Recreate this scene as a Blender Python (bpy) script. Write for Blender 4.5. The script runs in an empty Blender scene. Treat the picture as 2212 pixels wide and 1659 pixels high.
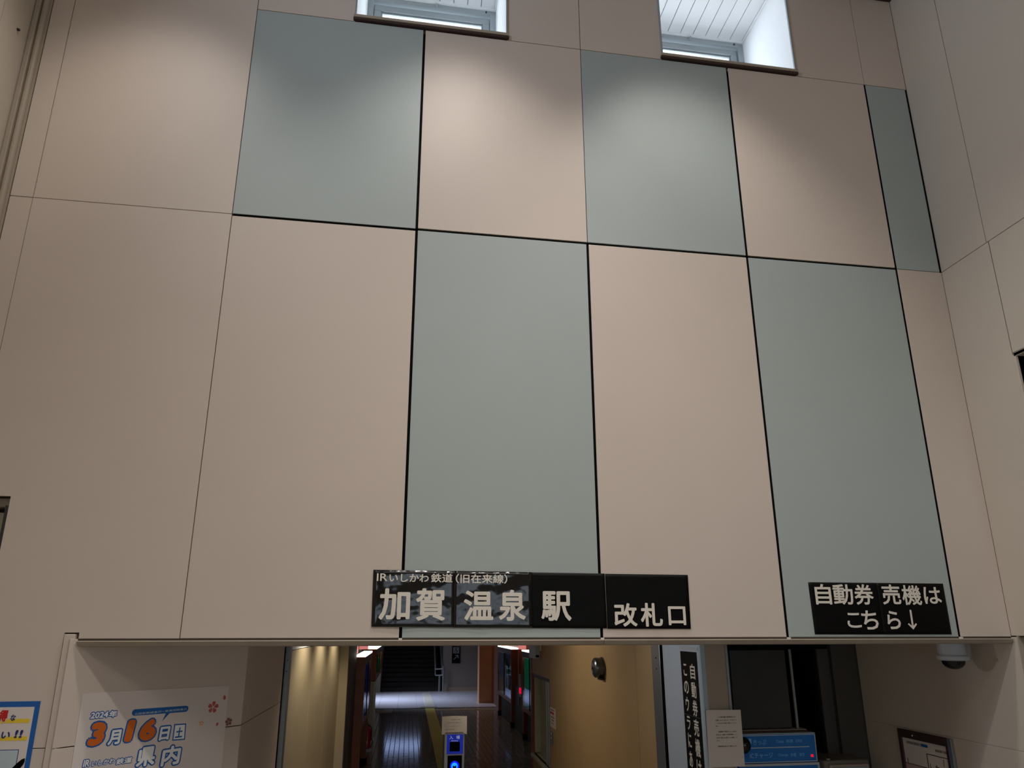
import bpy, bmesh, math, random
from mathutils import Vector, Matrix
random.seed(3)
SC = bpy.context.scene
COL = SC.collection
R = math.radians

# ------------------------------------------------------------------ camera
cam = bpy.data.cameras.new('camera')
cam.sensor_fit = 'HORIZONTAL'
cam.sensor_width = 36.0
cam.lens = 36.0 * 1413.6 / 2212.0
cam.shift_x = (1106.0 - 1092.2) / 2212.0
cam.shift_y = (977.1 - 829.5) / 2212.0
cam.clip_start = 0.05
cam.clip_end = 200
co = bpy.data.objects.new('camera', cam)
COL.objects.link(co)
co.location = (0, 0, 2.4)
pit, yaw = R(14.979), R(8.162)
fwd = Vector((math.sin(yaw)*math.cos(pit), math.cos(yaw)*math.cos(pit), math.sin(pit)))
rgt = Vector((math.cos(yaw), -math.sin(yaw), 0))
up = rgt.cross(fwd)
co.matrix_world = Matrix.Translation((0, 0, 2.4)) @ Matrix((rgt, up, -fwd)).transposed().to_4x4()
SC.camera = co

# ------------------------------------------------------------------ world and lights
W = bpy.data.worlds.new('overcast_sky')
SC.world = W
W.use_nodes = True
bg = W.node_tree.nodes['Background']
bg.inputs[0].default_value = (0.80, 0.90, 1.0, 1)
bg.inputs[1].default_value = 2.1

def aim(o, d):
    o.rotation_euler = Vector(d).to_track_quat('-Z', 'Y').to_euler()

def spot(x, y, z, watts, cone, blend, col, size=0.05, d=(0, 0, -1)):
    l = bpy.data.lights.new('downlight_or_fill', 'SPOT')
    l.energy = watts; l.spot_size = R(cone); l.spot_blend = blend; l.color = col
    l.shadow_soft_size = size
    o = bpy.data.objects.new('downlight_or_fill', l); COL.objects.link(o)
    o.location = (x, y, z); aim(o, d)
    return o

def area(x, y, z, sx, sy, watts, col, d):
    l = bpy.data.lights.new('daylight_or_fill', 'AREA')
    l.shape = 'RECTANGLE'; l.size = sx; l.size_y = sy; l.energy = watts; l.color = col
    o = bpy.data.objects.new('daylight_or_fill', l); COL.objects.link(o)
    o.location = (x, y, z); aim(o, d)
    return o

WARM = (1.0, 0.93, 0.865)
for x, e in ((-1.68, 98), (0.20, 150), (1.74, 152)):   # ceiling downlights close to the panel wall
    spot(x, 2.72, 7.12, e, 90, 0.8, WARM, 0.12)
for x, e in ((0.2, 104), (1.0, 165), (1.8, 132)):  # main row of ceiling downlights
    spot(x, 1.0, 7.12, e, 108, 1.0, WARM, 0.07)
area(0.6, -1.6, 7.12, 3.6, 1.6, 52, WARM, (0, 0, -1))   # soft fill added at the ceiling to brighten the walls
for x in (0.0, 2.16):                              # sky through the two clerestory windows
    area(x, 5.0, 6.9, 1.0, 0.9, 30, (0.82, 0.91, 1.0), (0, -1, 0.05))
area(-2.75, 0.9, 6.75, 0.9, 0.7, 75, (0.66, 0.78, 1.0), (1, 0.30, -0.16))
area(-1.75, 24.2, 2.5, 1.2, 2.6, 105, (0.58, 0.71, 1.0), (0.68, -0.05, -1)).data.spread = R(95)   # daylight into the far end of the passage
for y in (6.3, 7.5, 8.8):                          # wall washers above the cream wall
    spot(-0.58, y, 2.56, 21, 118, 0.8, (1.0, 0.88, 0.68), 0.08, (-0.25, 0.0, -1))
spot(0.5, 7.8, 2.58, 52, 130, 0.9, (1.0, 0.88, 0.72), 0.15, (1, 0, -0.75))  # spot added to brighten the ochre wall
spot(0.9, 5.1, 2.32, 15, 110, 0.8, (0.95, 0.97, 1.0), 0.1, (1, -0.05, -0.35))  # sideways spot added to brighten the pale blue cabinet front
spot(2.0, 21.6, 3.3, 40, 120, 0.8, (1.0, 0.62, 0.36), 0.2, (0.5, -0.3, -0.8))

SC.view_settings.view_transform = 'Standard'
SC.view_settings.look = 'None'
SC.view_settings.gamma = 1.0
SC.view_settings.use_curve_mapping = False
SC.view_settings.exposure = 0.0
SC.cycles.max_bounces = 8
SC.cycles.diffuse_bounces = 5
SC.cycles.transparent_max_bounces = 8

# ------------------------------------------------------------------ materials
def lin(c):
    return tuple((v/255/12.92 if v/255 <= 0.04045 else ((v/255+0.055)/1.055)**2.4) for v in c)

def mat(name, rgb, rough=0.6, metal=0.0, var=0.04, scale=6.0, bump=0.0, bscale=60.0, spec=0.5,
        emit=None, estr=0.0, coat=0.0):
    m = bpy.data.materials.new(name); m.use_nodes = True
    nt = m.node_tree; b = nt.nodes['Principled BSDF']
    c = lin(rgb)
    tc = nt.nodes.new('ShaderNodeTexCoord')
    nz = nt.nodes.new('ShaderNodeTexNoise'); nz.inputs['Scale'].default_value = scale
    nz.inputs['Detail'].default_value = 3
    nt.links.new(tc.outputs['Object'], nz.inputs['Vector'])
    rp = nt.nodes.new('ShaderNodeValToRGB')
    rp.color_ramp.elements[0].position = 0.3; rp.color_ramp.elements[1].position = 0.7
    rp.color_ramp.elements[0].color = tuple(v*(1-var) for v in c)+(1,)
    rp.color_ramp.elements[1].color = tuple(min(1, v*(1+var)) for v in c)+(1,)
    nt.links.new(nz.outputs['Fac'], rp.inputs['Fac'])
    nt.links.new(rp.outputs['Color'], b.inputs['Base Color'])
    b.inputs['Roughness'].default_value = rough
    b.inputs['Metallic'].default_value = metal
    b.inputs['Specular IOR Level'].default_value = spec
    b.inputs['Coat Weight'].default_value = coat
    if bump:
        n2 = nt.nodes.new('ShaderNodeTexNoise'); n2.inputs['Scale'].default_value = bscale
        nt.links.new(tc.outputs['Object'], n2.inputs['Vector'])
        bp = nt.nodes.new('ShaderNodeBump'); bp.inputs['Strength'].default_value = bump
        bp.inputs['Distance'].default_value = 0.01
        nt.links.new(n2.outputs['Fac'], bp.inputs['Height'])
        nt.links.new(bp.outputs['Normal'], b.inputs['Normal'])
    if emit:
        b.inputs['Emission Color'].default_value = lin(emit)+(1,)
        b.inputs['Emission Strength'].default_value = estr
    return m

def glass_mat(name, tint=(1, 1, 1), refl=0.08, rough=0.02):
    m = bpy.data.materials.new(name); m.use_nodes = True
    nt = m.node_tree; nt.nodes.clear()
    out = nt.nodes.new('ShaderNodeOutputMaterial'); mx = nt.nodes.new('ShaderNodeMixShader')
    tr = nt.nodes.new('ShaderNodeBsdfTransparent'); gl = nt.nodes.new('ShaderNodeBsdfGlossy')
    fr = nt.nodes.new('ShaderNodeLayerWeight'); fr.inputs['Blend'].default_value = 0.12
    tr.inputs[0].default_value = tint+(1,); gl.inputs['Roughness'].default_value = rough
    mt = nt.nodes.new('ShaderNodeMath'); mt.operation = 'MULTIPLY_ADD'
    mt.inputs[1].default_value = 0.6; mt.inputs[2].default_value = refl
    nt.links.new(fr.outputs['Facing'], mt.inputs[0]); nt.links.new(mt.outputs[0], mx.inputs[0])
    nt.links.new(tr.outputs[0], mx.inputs[1]); nt.links.new(gl.outputs[0], mx.inputs[2])
    nt.links.new(mx.outputs[0], out.inputs[0])
    return m

M = {
 'beige': mat('beige_panel', (214, 201, 190), 0.5, var=0.012, scale=3, spec=0.35),
 'beige2': mat('beige_panel_side', (205, 195, 181), 0.5, var=0.012, scale=3, spec=0.35),
 'teal': mat('blue_grey_panel', (174, 184, 182), 0.5, var=0.012, scale=3, spec=0.35),
 'gap': mat('panel_gap', (96, 84, 72), 0.9),
 'black': mat('black_gasket', (6, 6, 6), 0.9, spec=0.1),
 'trim': mat('beige_trim', (176, 164, 148), 0.4, spec=0.4),
 'trimdark': mat('trim_shadow_gap', (70, 60, 50), 0.8),
 'brown': mat('dark_brown_edge', (62, 44, 42), 0.6),
 'white': mat('white_paint', (242, 244, 246), 0.5, var=0.01),
 'alu': mat('aluminium', (168, 176, 180), 0.4, 0.35, var=0.02),
 'aludark': mat('dark_aluminium', (70, 72, 72), 0.45, 0.5),
 'glass': glass_mat('window_glass'),
 'ceil': mat('ceiling_board', (196, 188, 176), 0.8),
 'dark': mat('dark_void', (16, 15, 14), 0.9, spec=0.1),
 'signblack': mat('glossy_black_sheet', (8, 8, 9), 0.09, bump=0.5, bscale=9.0, var=0.1, spec=0.6),
 'signmat': mat('black_sheet', (9, 9, 10), 0.55, bump=0.05, bscale=7.0, spec=0.15),
 'signwhite': mat('white_lettering', (232, 226, 214), 0.5, var=0.01),
 'paper': mat('white_paper', (226, 218, 210), 0.8, var=0.01),
 'ink': mat('dark_ink', (70, 58, 56), 0.8),
 'inkgrey': mat('grey_ink', (120, 122, 126), 0.8),
 'blue': mat('blue_print', (22, 96, 176), 0.5, var=0.02),
 'navy': mat('navy_print', (26, 50, 110), 0.5),
 'orange': mat('orange_print', (222, 112, 30), 0.5, var=0.02),
 'red': mat('red_print', (200, 28, 34), 0.5),
 'yellow': mat('yellow_print', (240, 208, 60), 0.5),
 'pink': mat('pink_print', (196, 96, 92), 0.6),
 'pinkdark': mat('plum_print', (142, 82, 96), 0.6),
 'peach': mat('peach_print', (226, 176, 130), 0.6),
 'skyprint': mat('light_blue_print', (188, 206, 216), 0.5),
 'posterwhite': mat('poster_paper', (226, 217, 213), 0.45, var=0.01),
 'corrwarm': mat('cream_wall', (208, 192, 158), 0.45, var=0.03, scale=2),
 'corrwood': mat('ochre_wall', (184, 156, 112), 0.55, var=0.04, scale=2),
 'steel': mat('brushed_steel', (150, 155, 156), 0.35, 0.7, var=0.03, scale=30),
 'paleblue': mat('pale_blue_panel', (196, 208, 222), 0.4, var=0.015),
 'darkwall': mat('dark_grey_wall', (74, 70, 66), 0.6, var=0.05),
 'darkglass': mat('dark_board', (52, 50, 47), 0.25, var=0.05),
 'wood': mat('reddish_wood', (140, 76, 38), 0.45, var=0.14, scale=4),
 'columnwood': mat('orange_brown_column', (172, 122, 84), 0.5, var=0.08, scale=4),
 'wooddark': mat('dark_brown_wood', (84, 50, 32), 0.5, var=0.12, scale=4),
 'litwhite': mat('lit_case_top', (250, 250, 244), 0.5, emit=(255, 250, 238), estr=3.2),
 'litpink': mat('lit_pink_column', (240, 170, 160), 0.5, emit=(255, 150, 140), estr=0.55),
 'caseglass': glass_mat('case_glass', (0.75, 0.85, 0.95), 0.12, 0.03),
 'casein': mat('case_interior', (20, 26, 44), 0.6, var=0.3, scale=5),
 'bluepr': mat('blue_display_sheet', (44, 66, 140), 0.5, var=0.3, scale=5, emit=(60, 90, 190), estr=0.12),  # this and the next three glow, added to brighten the exhibits
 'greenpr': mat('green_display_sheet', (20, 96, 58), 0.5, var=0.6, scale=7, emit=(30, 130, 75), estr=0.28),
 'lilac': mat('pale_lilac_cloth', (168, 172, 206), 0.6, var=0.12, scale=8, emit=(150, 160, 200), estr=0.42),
 'tealpr': mat('teal_strip', (84, 168, 170), 0.6, emit=(80, 160, 165), estr=0.1),
 'dado': mat('charcoal_dado', (66, 58, 54), 0.6),
 'stair': mat('dark_stair', (30, 23, 21), 0.6, var=0.1),
 'farwall': mat('far_grey_wall', (132, 122, 112), 0.7),
 'skirt': mat('pale_skirting', (150, 130, 110), 0.6),
 'fartile': mat('pale_far_tile', (176, 170, 172), 0.25, var=0.05, scale=2),
 'tactile': mat('yellow_tactile', (176, 156, 44), 0.6, var=0.06, scale=10),
 'tactiledull': mat('dull_yellow_tactile', (118, 98, 52), 0.7, var=0.1, scale=10),  # darker, browner yellow for the cross blocks
 'tactilegrey': mat('grey_tactile', (160, 150, 136), 0.6),
 'palecol': mat('pale_pillar', (190, 190, 168), 0.5),
 'ext': mat('red_extinguisher', (190, 24, 30), 0.25),
 'blackp': mat('black_plastic', (14, 14, 15), 0.25),
 'dome': mat('smoked_dome', (10, 10, 12), 0.06),
 'bell': mat('grey_bell_metal', (96, 102, 106), 0.25, 0.75),
 'gatewhite': mat('gate_body', (190, 196, 204), 0.4),
 'gateblue': mat('gate_blue', (16, 46, 170), 0.4, emit=(10, 40, 200), estr=0.25),
 'glow': mat('blue_glow', (20, 90, 255), 0.4, emit=(16, 110, 255), estr=2.6),
 'glowdeep': mat('deep_blue_glow', (10, 20, 200), 0.4, emit=(0, 10, 235), estr=1.4),
 'gatetext': mat('gate_lettering', (220, 226, 240), 0.4, emit=(200, 210, 240), estr=0.25),
 'machblue': mat('machine_blue', (20, 108, 184), 0.4, var=0.02, emit=(10, 90, 170), estr=0.03),
 'machtext': mat('machine_lettering', (120, 180, 220), 0.4, emit=(110, 170, 210), estr=0.05),
 'machframe': mat('machine_frame', (176, 196, 210), 0.4),
 'machbody': mat('machine_body', (120, 112, 104), 0.5),
 'led': mat('red_lamp', (220, 20, 40), 0.4, emit=(255, 20, 60), estr=0.6),
 'addedglow': mat('added_glow_face', (210, 222, 255), 0.4, emit=(170, 195, 255), estr=1.7),  # emitting face of the panel added before the stairs
 'pinkpaper': mat('pink_paper', (196, 168, 166), 0.7),
 'hallfloor': mat('pale_hall_floor', (132, 126, 118), 0.35, var=0.03),
 'ground': mat('paving', (120, 124, 116), 0.9),
}

def floor_mat():
    m = bpy.data.materials.new('mosaic_floor'); m.use_nodes = True
    nt = m.node_tree; b = nt.nodes['Principled BSDF']
    tc = nt.nodes.new('ShaderNodeTexCoord')
    br = nt.nodes.new('ShaderNodeTexBrick')
    br.offset = 0.0; br.inputs['Scale'].default_value = 1.0
    br.inputs['Brick Width'].default_value = 0.098; br.inputs['Row Height'].default_value = 0.098
    br.inputs['Mortar Size'].default_value = 0.006
    br.inputs['Color1'].default_value = lin((138, 130, 120))+(1,)
    br.inputs['Color2'].default_value = lin((120, 113, 105))+(1,)
    br.inputs['Mortar'].default_value = lin((58, 54, 50))+(1,)
    nt.links.new(tc.outputs['Object'], br.inputs['Vector'])
    nt.links.new(br.outputs['Color'], b.inputs['Base Color'])
    bp = nt.nodes.new('ShaderNodeBump'); bp.invert = True
    bp.inputs['Strength'].default_value = 0.5; bp.inputs['Distance'].default_value = 0.004
    nt.links.new(br.outputs['Fac'], bp.inputs['Height']); nt.links.new(bp.outputs['Normal'], b.inputs['Normal'])
    mr = nt.nodes.new('ShaderNodeMapRange')
    mr.inputs['To Min'].default_value = 0.10; mr.inputs['To Max'].default_value = 0.75
    nt.links.new(br.outputs['Fac'], mr.inputs['Value']); nt.links.new(mr.outputs[0], b.inputs['Roughness'])
    n2 = nt.nodes.new('ShaderNodeTexNoise'); n2.inputs['Scale'].default_value = 7.0
    nt.links.new(tc.outputs['Object'], n2.inputs['Vector'])
    b2 = nt.nodes.new('ShaderNodeBump'); b2.inputs['Strength'].default_value = 0.14; b2.inputs['Distance'].default_value = 0.004
    nt.links.new(n2.outputs['Fac'], b2.inputs['Height']); nt.links.new(b2.outputs['Normal'], bp.inputs['Normal'])
    return m
M['floor'] = floor_mat()

# ------------------------------------------------------------------ helpers
def tag(o, label, cat, group=None, kind=None):
    if label: o['label'] = label
    if cat: o['category'] = cat
    if group: o['group'] = group
    if kind: o['kind'] = kind
    return o

def rootloc(o):
    v = Vector((0, 0, 0))
    while o:
        v += o.location; o = o.parent
    return v

def link(name, me, m, parent=None):
    o = bpy.data.objects.new(name, me)
    if m: me.materials.append(M[m] if isinstance(m, str) else m)
    COL.objects.link(o)
    if parent:
        o.parent = parent
        me.transform(Matrix.Translation(-rootloc(parent)))
    return o

def thing(name, loc, label, cat, group=None):
    o = bpy.data.objects.new(name, None); COL.objects.link(o)
    o.empty_display_size = 0.1; o.location = loc
    return tag(o, label, cat, group)

class F:
    """local frame: u right, v up, n towards the viewer"""
    def __init__(s, o, u, v):
        s.o = Vector(o); s.u = Vector(u).normalized(); s.v = Vector(v).normalized(); s.n = s.u.cross(s.v)
    def p(s, a, b, c): return s.o + s.u*a + s.v*b + s.n*c
    def mtx(s):
        m = Matrix((s.u, s.v, s.n)).transposed().to_4x4(); m.translation = s.o
        return m

WORLD = F((0, 0, 0), (1, 0, 0), (0, 1, 0))

def add_box(bm, fr, a0, a1, b0, b1, c0, c1, bev=0.0):
    vs = [bm.verts.new(fr.p(a, b, c)) for a in (a0, a1) for b in (b0, b1) for c in (c0, c1)]
    fs = []
    for q in ((0, 1, 3, 2), (4, 6, 7, 5), (0, 4, 5, 1), (2, 3, 7, 6), (0, 2, 6, 4), (1, 5, 7, 3)):
        fs.append(bm.faces.new([vs[i] for i in q]))
    if bev:
        es = list({e for f in fs for e in f.edges})
        bmesh.ops.bevel(bm, geom=es, offset=bev, segments=1, affect='EDGES', profile=0.5)

def add_poly(bm, fr, pts, c0, c1):
    a = [bm.verts.new(fr.p(x, y, c0)) for x, y in pts]
    b = [bm.verts.new(fr.p(x, y, c1)) for x, y in pts]
    n = len(pts)
    bm.faces.new(a[::-1]); bm.faces.new(b)
    for i in range(n):
        bm.faces.new((a[i], a[(i+1) % n], b[(i+1) % n], b[i]))

def add_rings(bm, c, ax, rings, seg=24):
    """rings: (distance along axis, radius)"""
    ax = Vector(ax).normalized()
    t = ax.orthogonal().normalized(); w = ax.cross(t)
    prev = None; first = None
    for d, r in rings:
        ring = [bm.verts.new(Vector(c)+ax*d+(t*math.cos(2*math.pi*i/seg)+w*math.sin(2*math.pi*i/seg))*max(r, 1e-4)) for i in range(seg)]
        if prev:
            for i in range(seg):
                bm.faces.new((prev[i], prev[(i+1) % seg], ring[(i+1) % seg], ring[i]))
        else: first = ring
        prev = ring
    bm.faces.new(first[::-1]); bm.faces.new(prev)

def add_tube(bm, pts, r, seg=10):
    for a, b in zip(pts, pts[1:]):
        a = Vector(a); b = Vector(b)
        add_rings(bm, a, b-a, [(0, r), ((b-a).length, r)], seg)

def done(bm, name, m, parent=None, smooth=False):
    bmesh.ops.recalc_face_normals(bm, faces=bm.faces)
    me = bpy.data.meshes.new(name); bm.to_mesh(me); bm.free()
    if smooth:
        for p in me.polygons: p.use_smooth = True
        me.set_sharp_from_angle(angle=R(35))
    return link(name, me, m, parent)

def box(name, m, parent, x0, x1, y0, y1, z0, z1, bev=0.0, fr=WORLD):
    bm = bmesh.new(); add_box(bm, fr, x0, x1, y0, y1, z0, z1, bev)
    return done(bm, name, m, parent)

def boxes(name, m, parent, lst, bev=0.0, fr=WORLD):
    bm = bmesh.new()
    for b in lst: add_box(bm, fr, *b, bev)
    return done(bm, name, m, parent)

def poly(name, m, parent, fr, pts, c0, c1):
    bm = bmesh.new(); add_poly(bm, fr, pts, c0, c1)
    return done(bm, name, m, parent)

def struct(o):
    o['kind'] = 'structure'
    return o

def text_mesh(s):
    c = bpy.data.curves.new('t', 'FONT')
    c.body = s; c.size = 1.0; c.resolution_u = 3
    o = bpy.data.objects.new('t', c); COL.objects.link(o)
    dg = bpy.context.evaluated_depsgraph_get(); dg.update()
    me = bpy.data.meshes.new_from_object(o.evaluated_get(dg))
    bpy.data.objects.remove(o); bpy.data.curves.remove(c)
    me.materials.clear()
    return me

def lettering(items, m, parent, fr, c, name='lettering', bold=0.03, shear=0.0, each=False, steps=8):
    """items: (text, a0, a1, b0, b1) each text fitted to that rectangle of the frame and thickened by bold * height"""
    if each:
        for it in items:
            lettering([it], m, parent, fr, c, 'character' if name == 'lettering' else name, bold, shear, False, steps)
        return
    V = []; FCS = []
    for it in items:
        s, a0, a1, b0, b1 = it[:5]
        sh = it[5] if len(it) > 5 else shear
        me = text_mesh(s); r = bold*(b1-b0)
        xs = [v.co.x for v in me.vertices]; ys = [v.co.y for v in me.vertices]
        x0, x1, y0, y1 = min(xs), max(xs), min(ys), max(ys)
        A0, A1, B0, B1 = a0+r, a1-r, b0+r, b1-r
        base = [(A0+(v.co.x-x0)/(x1-x0)*(A1-A0)+((v.co.y-y0)/(y1-y0)-0.5)*(B1-B0)*sh, B0+(v.co.y-y0)/(y1-y0)*(B1-B0)) for v in me.vertices]
        polys = [tuple(p.vertices) for p in me.polygons]
        offs = [(0, 0)] + ([(r*math.cos(2*math.pi*i/steps), r*math.sin(2*math.pi*i/steps)) for i in range(steps)] if r > 0 else [])
        for n_, (dx, dy) in enumerate(offs):
            k0 = len(V)
            V += [tuple(fr.p(x+dx, y+dy, c+n_*0.000012)) for x, y in base]
            FCS += [tuple(i+k0 for i in p) for p in polys]
        bpy.data.meshes.remove(me)
    me = bpy.data.meshes.new(name); me.from_pydata(V, [], FCS); me.update()
    o = link(name, me, m, parent)
    if len(items) > 1: o['kind'] = 'stuff'       # print too small to pick apart
    return o

def boxes_each(name, m, parent, lst, bev=0.0, fr=WORLD):
    for b in lst: box(name, m, parent, *b, bev, fr)

# ================================================================== THE SETTING
D = 3.6
VL, Vm, V0, V1, V2, V3, V4, V5 = -2.343, -2.223, -1.1315, -0.040, 1.0475, 2.1385, 3.231, 3.577
H3, H2, H1, HC = 2.347, 4.783, 6.326, 7.17
g = 0.0022                 # half of a narrow seam
k = 0.0080                 # half of a black joint

# main panel wall: backing slab with openings (passage below, two windows above, niche at left)
wb = boxes('wall_back', 'gap', None, [
    (-2.60, -1.612, 3.615, 3.635, 0.0, 2.30), (-1.99, -1.612, 3.615, 3.80, 2.345, 3.05), (-1.99, -1.612, 3.615, 3.635, 2.30, 2.345),
    (-2.60, -2.34, 3.615, 3.80, 2.30, 3.05),
    (-1.612, V5, 3.615, 3.80, 2.32, 3.05), (-2.60, V5, 3.615, 3.80, 3.05, 6.34),
    (-2.60, -0.505, 3.615, 3.80, 6.34, 7.6), (0.528, 1.645, 3.615, 3.80, 6.34, 7.6),
    (2.680, V5, 3.615, 3.80, 6.34, 7.6), (-0.505, 0.528, 3.615, 3.80, 7.32, 7.6),
    (1.645, 2.680, 3.615, 3.80, 7.32, 7.6)])
struct(wb)
FW = F((0, D, 0), (1, 0, 0), (0, 0, 1))     # u = X, v = Z, n towards the hall (-Y)

def panel(m, x0, x1, z0, z1, kl, kr, kb, kt):
    box('panel', m, wb, x0+kl, x1-kr, z0+kb, z1-kt, -0.013, 0.0, 0.0012, FW)
# bottom row
FWp = [(VL, 1.852+g), (Vm-g, 1.852+g), (Vm-g, 2.3), (Vm-g, H2-g), (VL, H2-g)]
# column left of V0 runs round the corner of the passage and round the dark niche
poly('panel', 'beige', wb, FW, [(-2.028, 1.852+g), (-1.668, 1.852+g), (-1.668, 2.376), (-1.60, 2.376), (-1.60, H3),
     (V0-g, H3), (V0-g, H2-g), (Vm+g, H2-g), (Vm+g, 3.046), (-2.028, 3.046)], -0.013, 0.0)
box('panel', 'beige', wb, VL, Vm-g, 3.046, H2-g, -0.013, 0.0, 0.0012, FW)
box('panel', 'beige', wb, -2.45, -2.029, 1.852+g, 2.30, -0.013, 0.0, 0.0012, FW)
box('panel', 'beige', wb, -2.45, -1.668, 0.02, 1.852-g, -0.013, 0.0, 0.0012, FW)
panel('beige', V0, V1, H3, H2, g, k, 0, 0.012)
panel('teal', V1, V2, H3, H2, k, k, 0, k)
panel('beige', V2, V3, H3, H2, k, k, 0, k)
panel('teal', V3, V4, H3, H2, k, k, 0, k)
panel('beige', V4, V5, H3, H2, k, 0.001, 0, g)
# middle row (the left column runs on to the ceiling)
panel('beige', VL, Vm, H2, HC+0.3, 0, g, g, 0)
panel('beige', Vm, V0, H2, HC+0.3, g, g, g, 0)
panel('teal', V0, V1, H2, H1, g, k, 0.004, g)
panel('beige', V1, V2, H2, H1, k, g, k, g)
panel('teal', V2, V3, H2, H1, g, k, k, g)
panel('beige', V3, V4, H2, H1, k, k, k, g)
panel('teal', V4, V5, H2, H1, k, 0.013, g, g)
# top row with the two windows between its panels
panel('beige', V0, -0.505, H1, HC+0.3, g, 0, g, 0)
panel('beige', 0.528, V2, H1, HC+0.3, 0, g, g, 0)
panel('beige', V2, 1.645, H1, HC+0.3, g, 0, g, 0)
panel('beige', 2.680, V4, H1, HC+0.3, 0, g, g, 0)
panel('beige', V4, V5, H1, HC+0.3, g, 0.002, g, 0)
# black gaskets in the wide joints
for (x0, x1, z0, z1) in ((V1-k, V1+k, H3, H1-0.03), (V2-k, V2+k, H3, H2), (V3-k, V3+k, H3, H1-0.03),
                         (V4-k, V4+k, H3, H1), (V5-0.013, V5-0.0005, H2, H1), (V0+g+0.004, V4+k, H2-k, H2+0.004)):
    box('joint_strip', 'black', wb, x0, x1, z0, z1, -0.014, -0.004, 0, FW)

# lintel trim: thin lip with a sloping face below, butted at X = 1.055
FT = F((0, D, 0), (0, -1, 0), (0, 0, 1))    # u towards hall, v up, n = -X
def lintel(x0, x1):
    bm = bmesh.new()
    prof = [(-0.02, H3-0.001), (-0.004, H3-0.001), (-0.004, H3-0.010), (0.016, H3-0.011), (0.018, H3-0.014), (0.000, 2.311), (-0.02, 2.306), (-0.20, 2.306), (-0.20, 2.33), (-0.02, 2.33)]
    a = [bm.verts.new((x0, D-u, z)) for u, z in prof]; b = [bm.verts.new((x1, D-u, z)) for u, z in prof]
    n = len(prof)
    bm.faces.new(a); bm.faces.new(b[::-1])
    for i in range(n): bm.faces.new((a[i], a[(i+1) % n], b[(i+1) % n], b[i]))
    return done(bm, 'trim_piece', 'trim', tr1)
tr1 = bpy.data.objects.new('trim_1', None); COL.objects.link(tr1); struct(tr1)
lintel(-1.600, 1.0545); lintel(1.0565, V5-0.006)
box('shadow_gap', 'trimdark', tr1, -1.60, V5-0.01, D-0.003, D+0.004, H3-0.012, H3-0.0005)
for x in (V1, V2, V3, V4):
    box('gasket_end', 'signwhite', tr1, x-0.009, x+0.009, D-0.014, D+0.0, H3-0.010, H3-0.001)
# guide post at the left jamb
tr2 = bpy.data.objects.new('trim_2', None); COL.objects.link(tr2); struct(tr2)
box('guide_post', 'beige', tr2, -1.661, -1.614, D-0.014, D+0.02, 0, 2.368, 0.003)
box('reveal_edge', 'beige2', tr2, -1.614, -1.607, D+0.0, D+0.03, 0, 2.306)
# moulding at the far left corner and the left wall
tr3 = bpy.data.objects.new('trim_3', None); COL.objects.link(tr3); struct(tr3)
bm = bmesh.new()
add_rings(bm, (-2.372, D-0.012, 1.0), (0, 0, 1), [(0, 0.017), (6.3, 0.017)], 16)
done(bm, 'moulding', 'trim', tr3, True)
box('moulding_back', 'trim', tr3, -2.42, -2.345, D-0.008, D+0.0, 3.06, 7.3)
box('moulding_flat', 'trim', tr3, -2.421, -2.392, D-0.035, D-0.008, 3.06, 7.3, 0.004)
wl = struct(boxes('wall_left', 'gap', None, [(-2.60, -2.437, -5.0, 3.615, 0, 6.3), (-2.60, -2.437, -5.0, 0.4, 6.3, 7.6), (-2.60, -2.437, 1.4, 3.615, 6.3, 7.6), (-2.60, -2.437, 0.4, 1.4, 7.1, 7.6)]))
for (y0, y1) in ((3.341, 3.60), (2.25, 3.337), (1.16, 2.246), (0.07, 1.156), (-1.02, 0.066), (-2.11, -1.024), (-3.2, -2.114), (-4.98, -3.204)):
    for (z0, z1) in ((0, 1.85), (1.854, 4.781), (4.785, HC+.2)):
        if y0 in (0.07, 1.16) and z0 > 4:
            box('panel', 'beige2', wl, -2.437, -2.424, *((y0, 0.4) if y0 == 0.07 else (1.4, y1)), 6.3, z1)
            z1 = 6.298
        box('panel', 'beige2', wl, -2.437, -2.424, y0, y1, z0, z1)
bm = bmesh.new()
add_rings(bm, (-2.424, 3.478, 5.823), (1, 0, 0), [(0, 0.008), (0.010, 0.008), (0.014, 0.005)], 12)
o = done(bm, 'wall_screw', 'aludark', None, True)
tag(o, 'tiny dark metal screw head high on the left side wall', 'screw')

w4 = bpy.data.objects.new('window_4', None); COL.objects.link(w4); struct(w4); w4.location = (-2.5, 0.9, 6.3)
boxes('window_frame', 'alu', w4, [(-2.56, -2.48, 0.4, 0.45, 6.3, 7.1), (-2.56, -2.48, 1.35, 1.4, 6.3, 7.1), (-2.56, -2.48, 0.45, 1.35, 6.3, 6.35), (-2.56, -2.48, 0.45, 1.35, 7.05, 7.1)])
box('glass_pane', 'glass', w4, -2.525, -2.518, 0.45, 1.35, 6.35, 7.05)
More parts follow.
